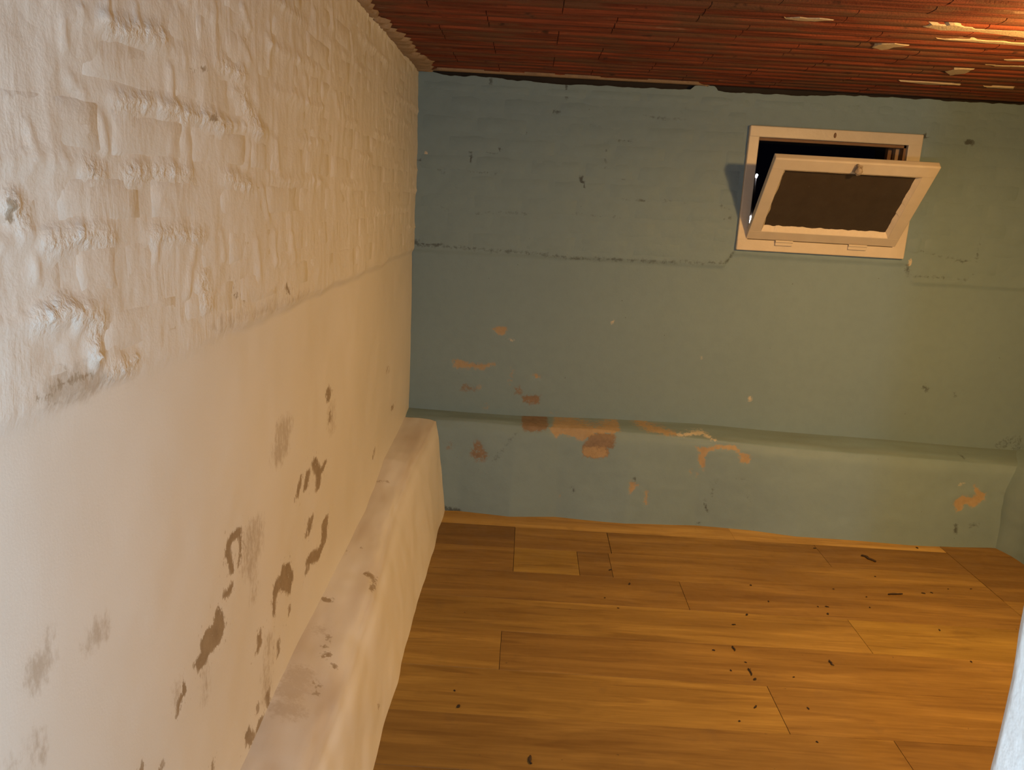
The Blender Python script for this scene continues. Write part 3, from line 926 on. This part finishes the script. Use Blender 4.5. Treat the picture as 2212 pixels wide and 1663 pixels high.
# ------------------------------------------------------------------ right wall, partition with the white jamb, passage behind the photographer
ry = np.linspace(.5, YB, 60)
rz = np.linspace(0, H, 40)
Yg, Zg = np.meshgrid(ry, rz, indexing='ij')
wall_right = mesh_obj('wall_right', np.stack([(XR - .006 * fbm(Yg * 1.4, Zg * 1.6, 3, 211)).ravel(), Yg.ravel(), Zg.ravel()], 1),
                      grid_faces(60, 40, True), M_TEAL, smooth=True, kind='structure')
ty = np.linspace(.5, YB, 130)
tp = np.linspace(0, 1, 40)
T, S = np.meshgrid(ty, tp, indexing='ij')
top = S < .3
q = np.where(top, S / .3, (S - .3) / .7)
Xx = np.where(top, XR + .01 + (2.375 - XR - .01) * q, 2.375 - .03 * q)
Zz = np.where(top, .425 - .03 * q, .395 * (1 - q) - .006 * q)
rl = np.exp(-((S - .3) / .05) ** 2)
Xx = Xx + .010 * rl + .004 * fbm(T * 4, S * 5, 3, 231)
# rounded inner corner towards the back wall
rc = sstep(T, 3.42, 3.62)
Xx = Xx - .035 * rc * rc * sstep(S, .3, .6)
mesh_obj('footing', np.stack([Xx.ravel(), T.ravel(), (Zz - .008 * rl).ravel()], 1), grid_faces(len(ty), len(tp), False), M_TEAL, wall_right, smooth=True)

jz = np.linspace(0, H, 120)
jp = [(2.60, .50), (.62, .50), (.39, .50), (.356, .499), (.350, .494), (.348, .486), (.348, .40), (.348, .33), (.350, .312), (.362, .30), (.62, .30), (2.60, .30)]
JV = []
for (a, b) in jp:
    edge = a < .5
    for z in jz:
        d = .004 * float(fbm(z * 6 + b * 9, a * 3, 3, 301)) if edge else 0
        JV.append((a + d, b - d * .5, z))
mesh_obj('wall_front', JV, grid_faces(len(jp), len(jz), True), M_JAMB, smooth=True, kind='structure')
box('wall_rear', XL - .1, 1.5, Y0 - .1, Y0, 0, H, M_JAMB, kind='structure')
box('wall_passage', 1.4, 1.5, Y0, .31, 0, H, M_JAMB, kind='structure')

# ------------------------------------------------------------------ ceiling of ribbed terracotta blocks
ceiling = box('ceiling', XL - .2, XR + .2, Y0 - .1, YB + .33, H + .03, H + .12, M_DARK, kind='structure')
TW, TL = .25, .40
prof = []
for r in range(3):
    c = (r + .5) / 3 * TW
    w = TW / 3
    for t, dz in ((-.5, .0130), (-.42, .0130), (-.34, .0020), (-.12, 0), (.12, 0), (.34, .0020), (.42, .0130), (.5, .0130)):
        if r > 0 and t == -.5:
            continue
        prof.append((c + t * w, dz))
tiles = []
for var in range(5):
    V, F = [], []
    n = len(prof)
    for ix in range(5):
        xx = (.0012 + (TL - .0024) * ix / 4)
        for j, (yy, dz) in enumerate(prof):
            w = .0007 * float(vnoise(ix * .9 + var * 7, j * .7, 401 + var))
            V.append((xx, min(max(yy, .001), TW - .001), dz + w))
    for ix in range(4):
        for j in range(n - 1):
            a = ix * n + j
            F.append((a, a + 1, a + n + 1, a + n))
    base = len(V)
    for ix in (0, 4):        # end walls up into the bed, with corners of their own so they shade sharply
        for dz in (None, .034):
            for j in range(n):
                x_, y_, z_ = V[ix * n + j]
                V.append((x_, y_, z_ if dz is None else dz))
    for j in range(n - 1):
        F.append((base + j, base + n + j, base + n + j + 1, base + j + 1))
        F.append((base + 2 * n + j, base + 2 * n + j + 1, base + 3 * n + j + 1, base + 3 * n + j))
    me = bpy.data.meshes.new('clay_tile')
    me.from_pydata(V, [], F)
    me.materials.append(M_TERRA)
    me.polygons.foreach_set('use_smooth', [True] * len(me.polygons))
    tiles.append(me)
count = 0
for r in range(16):
    y = YB + .005 - TW * (r + 1)
    if y < -.2:
        break
    x = XL - .02 - (.17 if r % 2 else 0)
    while x < XR:
        count += 1
        o = bpy.data.objects.new('clay_tile', tiles[(count * 7 + r * 3) % 5])
        o.location = (x, y, H + .0008 * float(vnoise(count * 1.3, r * .7, 71)))
        link(o, ceiling)
        x += TL
# mortar lining the back and left edges of the ceiling
ex = np.linspace(-.50, .78, 120)
inner = YB - .075 - .012 * fbm(ex * 9, ex * 0, 3, 17)
V = []
for e, yi in zip(ex, inner):
    f = float(sstep(e, -.50, -.44) * (1 - sstep(e, .70, .78)))
    V += [(e, YB - .0 - (YB - yi) * f, H + .012), (e, YB - (YB - yi - .010) * f, H - .004), (e, YB - .004, H - .002), (e, YB + .01, H + .006)]
mesh_obj('mortar_fillet', V, grid_faces(120, 4), M_MORTAR, ceiling, smooth=True)
ey = np.linspace(1.0, YB, 260)
wd = .045 + .020 * fbm(ey * 5, ey * 0, 2, 27) + .016 * fbm(ey * 37, ey * 0, 3, 29) + .03 * sstep(ey, 2.9, 3.3)
wd = np.clip(wd, .008, .14)
V = []
for e, w in zip(ey, wd):
    n1 = float(fbm(e * 30, 1.0, 2, 33)) * .003
    V += [(XL - .02, e, H - .014 + n1), (XL + .012, e, H - .010 + n1), (XL + w * .85, e, H - .011 + n1), (XL + w, e, H + .002)]
mesh_obj('mortar_fillet', V, grid_faces(260, 4, True), M_MORTAR, ceiling, smooth=True)
for si, poly in enumerate(SMEARS):
    P2 = []
    n = len(poly)
    for i in range(n):
        a, b = poly[i], poly[(i + 1) % n]
        for t in range(4):
            s = t / 4
            px, py = a[0] + (b[0] - a[0]) * s, a[1] + (b[1] - a[1]) * s
            P2.append((px + .008 * float(vnoise(px * 40, py * 40, 5)), py + .007 * float(vnoise(px * 40, py * 40, 6))))
    c = np.mean(P2, axis=0)
    N = len(P2)
    V = [(x, y, H + .006) for x, y in P2] + [(c[0] + (x - c[0]) * .9, c[1] + (y - c[1]) * .9, H - .0015) for x, y in P2] + [(c[0], c[1], H - .0022)]
    F = [(i, N + i, N + (i + 1) % N, (i + 1) % N) for i in range(N)] + [(N + i, 2 * N, N + (i + 1) % N) for i in range(N)]
    mesh_obj('mortar_smear', V, F, M_SMEAR, ceiling)

# ------------------------------------------------------------------ floor of wood-look planks
floor = box('floor', XL - .1, XR + .1, Y0 - .1, YB + .1, -.12, -.0045, M_SCREED, kind='structure')
ROWS = [3.735, 3.50, 3.27, 3.04, 2.805, 2.57, 2.33, 2.09]
while ROWS[-1] > Y0:
    ROWS.append(round(ROWS[-1] - .2365, 4))
DK, MD, LT, YL, OR = (.235, .135, .036), (.285, .170, .044), (.335, .207, .050), (.385, .250, .056), (.52, .335, .098)
DM = (.255, .150, .040)
YX = (.345, .222, .050)
known = {
    0: [(-.56, 1.05, OR), (1.05, 2.035, OR), (2.0365, 2.62, DK)],
    1: [(-.56, .0193, DK), (.0205, .448, MD), (.45, 1.415, MD), (1.416, 2.034, DK), (2.0365, 2.62, DK)],
    2: [(-.56, .0193, MD), (.0205, .295, YL), (.296, .433, DM), (.434, 2.034, MD), (2.0365, 2.62, DK)],
    3: [(-.56, .703, MD), (.704, 2.034, DM), (2.035, 2.62, MD)],
    4: [(-.56, 1.305, LT), (1.306, 2.62, YX)],
    5: [(-.56, -.012, LT), (-.011, 2.62, MD)],
    6: [(-.56, .861, LT), (.862, 1.95, MD), (1.951, 2.62, MD)],
    7: [(-.56, 1.166, MD), (1.167, 2.62, DK)],
}
pi = 0
for r in range(len(ROWS) - 1):
    y1, y0 = ROWS[r], ROWS[r + 1]
    if r in known:
        segs = known[r]
    else:
        off = (r * .37) % 1.0
        cuts = [-.56] + [c for c in (off - .3, off + .7, off + 1.7) if -.4 < c < 2.5] + [2.62]
        segs = [(cuts[i], cuts[i + 1] - .001, (DK, MD, LT, YL)[(r * 3 + i * 2) % 4]) for i in range(len(cuts) - 1)]
    for (a, b, tone) in segs:
        pi += 1
        g, c = .0002, .0004
        lift = .0006 * (float(vnoise(pi * 1.9, .5, 3)) + 1)
        V = [(a + g, y0 + g, -.0045), (b - g, y0 + g, -.0045), (b - g, y1 - g, -.0045), (a + g, y1 - g, -.0045)]
        V += [(x, y, -.0007) for x, y, _ in V[:4]]
        V += [(a + g + c, y0 + g + c, 0), (b - g - c, y0 + g + c, 0), (b - g - c, y1 - g - c, 0), (a + g + c, y1 - g - c, 0)]
        F = [(3, 2, 1, 0), (8, 9, 10, 11)]
        for i in range(4):
            j = (i + 1) % 4
            F += [(i, j, 4 + j, 4 + i), (4 + i, 4 + j, 8 + j, 8 + i)]
        o = mesh_obj('plank', V, F, M_PLANK, floor)
        o.location.z = lift
        jt = 1 + .10 * float(vnoise(pi * 2.3, 7.7, 9))
        o.color = (tone[0] * jt, tone[1] * jt, tone[2] * jt, 1)

# ------------------------------------------------------------------ window: fixed frame and a bottom-hung sash swung into the room
win = bpy.data.objects.new('window_1', None)
win.empty_display_size = .1
win.location = ((WX0 + WX1) / 2, YB, WZ0)
link(win, None, kind='structure')
bpy.context.view_layer.update()
IX0, IX1, IZ0, IZ1 = 1.027, 1.703, 1.370, 1.828
FY0, FY1 = YB - .026, YB + .05
box('frame_stile', WX0, IX0, FY0, FY1, WZ0 + .002, WZ1 - .002, M_FRAME, win, .004)
box('frame_stile', IX1, WX1, FY0, FY1, WZ0 + .002, WZ1 - .002, M_FRAME, win, .004)
box('frame_rail', WX0 + .001, WX1 - .001, FY0 - .0012, FY1 - .002, IZ1, WZ1, M_FRAME, win, .004)
box('frame_rail', WX0 + .001, WX1 - .001, FY0 - .0012, FY1 - .002, WZ0, IZ0, M_FRAME, win, .004)
for (y0, y1, tl, tr, tt, mt) in ((YB - .004, YB + .03, .001, .010, .012, M_WOOD), (YB + .045, YB + .075, .003, .024, .006, M_WOOD2), (YB + .09, YB + .12, .003, .040, .004, M_WOOD)):
    bm = bmesh.new()
    add_box(bm, IX0 - .03, IX0 + tl, y0, y1, IZ0, IZ1)
    add_box(bm, IX1 - tr, IX1 + .03, y0, y1, IZ0, IZ1)
    add_box(bm, IX0, IX1, y0, y1, IZ1 - tt, IZ1 + .03)
    add_box(bm, IX0, IX1, y0, y1, IZ0 - .03, IZ0 + .004)
    bm_obj('rebate', bm, mt, win)
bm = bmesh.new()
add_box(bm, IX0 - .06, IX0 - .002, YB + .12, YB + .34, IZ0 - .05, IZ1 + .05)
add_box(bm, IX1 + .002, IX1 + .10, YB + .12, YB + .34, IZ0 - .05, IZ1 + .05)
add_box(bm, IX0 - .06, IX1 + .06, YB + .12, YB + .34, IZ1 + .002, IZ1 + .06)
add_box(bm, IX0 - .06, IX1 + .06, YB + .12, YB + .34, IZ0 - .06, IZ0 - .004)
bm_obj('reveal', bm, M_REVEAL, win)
# latch keeper: a small stained hole plate on the top rail
bm = bmesh.new()
bmesh.ops.create_cone(bm, cap_ends=True, segments=14, radius1=.008, radius2=.006, depth=.004, matrix=Matrix.Translation((1.365, FY0 - .003, 1.853)) @ Matrix.Rotation(math.pi / 2, 4, 'X') @ Matrix.Diagonal((.8, 1.5, 1, 1)))
bm_obj('latch_keeper', bm, M_WOOD, win)

ANG, SL, ST = math.radians(42), .47, .034
SX0, SX1 = 1.019, 1.715
sash = bpy.data.objects.new('sash', None)
HINGE = Matrix.Translation((0, 3.829, 1.371)) @ Matrix.Rotation(ANG, 4, 'X')     # local z runs up the sash, local -y faces the room


def sash_box(bm, u0, u1, v0, v1, w0, w1, bev=.003):
    add_box(bm, u0, u1, -w1, -w0, v0, v1, bev)


bm = bmesh.new()
WT, WS, WB = .062, .056, .052
sash_box(bm, SX0, SX1, SL - WT, SL, -ST, 0, .006)
sash_box(bm, SX0, SX1, 0, WB, -ST, 0)
sash_box(bm, SX0 + .0006, SX0 + WS, .001, SL - .001, -ST + .0005, -.0005)
sash_box(bm, SX1 - WS, SX1 - .0006, .001, SL - .001, -ST + .0005, -.0005)
sash = bm_obj('sash', bm, M_FRAME, win)
sash.parent = win
sash.matrix_parent_inverse = win.matrix_world.inverted()
sash.matrix_basis = HINGE
bpy.context.view_layer.update()
GX0, GX1, GV0, GV1 = SX0 + WS, SX1 - WS, WB, SL - WT


def sash_part(name, bm, mat, smooth=False):
    o = bm_obj(name, bm, mat, None, smooth)
    o.parent = sash
    return o


bm = bmesh.new()
sash_box(bm, GX0 - .006, GX1 + .006, GV0 - .006, GV1 + .006, -.024, -.020, 0)
sash_part('pane', bm, M_PANE)


def putty(n, along, width_fn, depth=.020):
    """triangular bead from the sash face down to the glass along one edge"""
    V, F = [], []
    for i in range(n + 1):
        t = i / n
        base, inward, outq = along(t)
        w = width_fn(t)
        V += [(base[0], .001, base[1]), (base[0] + inward[0] * w, .0205, base[1] + inward[1] * w), (base[0], .0205, base[1])]
    for i in range(n):
        a = 3 * i
        F += [(a, a + 3, a + 4, a + 1), (a + 1, a + 4, a + 5, a + 2)]
    me = bpy.data.meshes.new('putty')
    me.from_pydata(V, [], F)
    me.materials.append(M_PUTTY)
    o = bpy.data.objects.new('putty_bead', me)
    COL.objects.link(o)
    o.parent = sash


putty(60, lambda t: ((GX0 + (GX1 - GX0) * t, GV0), (0, 1), 0), lambda t: .022 + .004 * float(fbm(t * 22, 0.0, 4, 5)))
putty(40, lambda t: ((GX0 + (GX1 - GX0) * t, GV1), (0, -1), 0), lambda t: .008 + .003 * float(fbm(t * 9, 3.0, 3, 5)))
putty(40, lambda t: ((GX0, GV0 + (GV1 - GV0) * t), (1, 0), 0), lambda t: .010 + .003 * float(fbm(t * 9, 6.0, 3, 5)))
putty(40, lambda t: ((GX1, GV0 + (GV1 - GV0) * t), (-1, 0), 0), lambda t: .015 + .002 * float(fbm(t * 14, 9.0, 3, 5)))
# chipped latch knob on the top rail
bm = bmesh.new()
add_box(bm, 1.357, 1.391, -.006, 0, SL - .048, SL - .012, .002)
bmesh.ops.create_icosphere(bm, subdivisions=2, radius=.016, matrix=Matrix.Translation((1.374, -.020, SL - .028)) @ Matrix.Diagonal((1, 1.1, 1.15, 1)))
for v in bm.verts:
    if v.co.y < -.008:
        v.co += Vector((1, .4, 1)) * .004 * float(vnoise(v.co.x * 150, v.co.z * 150 + v.co.y * 90, 3))
add_box(bm, 1.362, 1.369, -.026, -.004, SL - .014, SL - .002, .001)
sash_part('latch', bm, M_METAL)
for (a, b) in ((1.155, 1.235), (1.495, 1.58)):
    bm = bmesh.new()
    add_box(bm, a, b, FY0 - .011, FY0, IZ0 - .022, IZ0 - .002, .002)
    bmesh.ops.create_cone(bm, cap_ends=True, segments=12, radius1=.006, radius2=.006, depth=b - a,
                          matrix=Matrix.Translation(((a + b) / 2, FY0 - .010, IZ0 - .003)) @ Matrix.Rotation(math.pi / 2, 4, 'Y'))
    bm_obj('hinge', bm, M_FRAME, win)

# ------------------------------------------------------------------ a light and a bright streak seen through the open window
box('ground_outside', -3, 8, YB + .36, 14, 1.05, 1.255, M_REVEAL, None, kind='structure')
bollard = bpy.data.objects.new('bollard_light', None)
bollard.location = (2.431, 9.0, 1.255)
link(bollard, None, label='small white light glowing in the dark beyond the window', category='lamp')
bpy.context.view_layer.update()
bm = bmesh.new()
bmesh.ops.create_cone(bm, cap_ends=True, segments=12, radius1=.016, radius2=.010, depth=.60, matrix=Matrix.Translation((2.431, 9.02, 1.555)))
bm_obj('post', bm, M_CAP, bollard, True)
bm = bmesh.new()
bmesh.ops.create_icosphere(bm, subdivisions=2, radius=.013, matrix=Matrix.Translation((2.431, 9.0, 1.878)))
add_box(bm, 2.424, 2.438, 9.0, 9.03, 1.85, 1.872, .003)
bm_obj('lamp_head', bm, M_NIGHTGLOW, bollard, True)
bm = bmesh.new()
add_box(bm, -.007, .007, -.01, .01, -.095, .095, .004)  # glowing strip added to imitate a thin bright streak, no known lamp
o = bm_obj('streak_glow_strip', bm, M_NIGHTGLOW, None, True, label='added glowing strip for the thin white streak beside the sash', category='lamp')
o.location = (2.412, 9.0, 1.350)
o.rotation_euler = (0, math.radians(3), 0)

# ------------------------------------------------------------------ warm lamp on the ceiling (outside the frame)
lamp = bpy.data.objects.new('bulb_lamp', None)
lamp.location = (BULB[0], BULB[1], H)
link(lamp, None, label='warm bulb in a brown ceiling socket', category='lamp')
bpy.context.view_layer.update()


def lathe(name, prof, mat, parent, cx, cy, seg=20):
    V, F = [], []
    for (r, z) in prof:
        for s in range(seg):
            a = 2 * math.pi * s / seg
            V.append((cx + r * math.cos(a), cy + r * math.sin(a), z))
    for i in range(len(prof) - 1):
        for s in range(seg):
            F.append((i * seg + s, i * seg + (s + 1) % seg, (i + 1) * seg + (s + 1) % seg, (i + 1) * seg + s))
    return mesh_obj(name, V, F, mat, parent, True)


lathe('ceiling_plate', [(.001, H + .01), (.10, H + .01), (.10, H - .010), (.001, H - .012)], M_CAP, lamp, BULB[0], BULB[1])
lathe('socket', [(.001, H - .01), (.030, H - .01), (.030, BULB[2] + .04), (.001, BULB[2] + .04)], M_CAP, lamp, BULB[0], BULB[1])
lathe('bulb', [(.016, BULB[2] + .045), (.024, BULB[2] + .03), (.026, BULB[2] + .02), (.020, BULB[2] + .012), (.001, BULB[2] + .010)], M_BULB, lamp, BULB[0], BULB[1])

# ------------------------------------------------------------------ litter on the floor
crumbs = []
for var in range(5):
    bm = bmesh.new()
    bmesh.ops.create_icosphere(bm, subdivisions=1, radius=1)
    for v in bm.verts:
        k = .75 + .45 * float(vnoise(v.co.x * 2 + var * 5, v.co.y * 2 + v.co.z, 501 + var))
        v.co = Vector((v.co.x * k, v.co.y * k * .7, max(-.15, v.co.z * .55 * k)))
    me = bpy.data.meshes.new('dirt_crumb')
    bm.to_mesh(me)
    bm.free()
    me.materials.append(M_CRUMB)
    crumbs.append(me)
for i, (x, y) in enumerate(CRUMBS):
    o = bpy.data.objects.new('dirt_crumb', crumbs[i % 5])
    s = .0072 + .0036 * float(vnoise(i * 1.37, 2.2, 11))
    o.scale = (s * (1.3 + .5 * float(vnoise(i * 2.1, 5.0, 12))), s, s)
    o.rotation_euler = (0, 0, i * 2.399)
    o.location = (x, y, .0018)
    link(o, None, label='tiny dark dirt crumb lying on the wood-look floor', category='crumb', group='dirt crumbs on the floor')
TW_LABEL = ['dark dead leaf scrap near the back right floor corner', 'short dark twig above the forked one on the floor',
            'thin forked dark twig in the middle of the floor', 'short slanted dark twig right of the forked twig',
            'dark straight twig lying level near the right side', 'stubby dark twig at the bottom edge of the floor']
for i, (a, b) in enumerate(TWIGS):
    a, b = Vector((*a, .004)), Vector((*b, .004))
    d = (b - a)
    side = Vector((-d.y, d.x, 0)).normalized()
    rad = (.009, .0035, .003, .0035, .0045, .005)[i]
    V, F = [], []
    n, seg = 7, 6
    for k in range(n):
        t = k / (n - 1)
        c = a + d * t + side * rad * .8 * float(vnoise(t * 4, i * 3.0, 21))
        r = rad * (1 - .75 * abs(t - .4)) * (1 + .25 * float(vnoise(t * 7, i * 5.0, 22)))
        for s in range(seg):
            an = 2 * math.pi * s / seg
            V.append(c + side * r * math.cos(an) + Vector((0, 0, max(-.0025, min(r, .004) * math.sin(an)))))
    for k in range(n - 1):
        for s in range(seg):
            F.append((k * seg + s, k * seg + (s + 1) % seg, (k + 1) * seg + (s + 1) % seg, (k + 1) * seg + s))
    F += [tuple(range(seg))[::-1], tuple(range((n - 1) * seg, n * seg))]
    if i == 2:       # fork
        base = len(V)
        c = a + d * .35
        e = c - d.normalized() * .018 + side * .012
        V += [c + side * .0015, c - side * .0015, c + Vector((0, 0, .002)), e]
        F += [(base, base + 1, base + 3), (base + 1, base + 2, base + 3), (base + 2, base, base + 3)]
    mesh_obj('dead_leaf' if i == 0 else 'twig', V, F, M_TWIG, None, True, label=TW_LABEL[i], category='leaf' if i == 0 else 'twig')
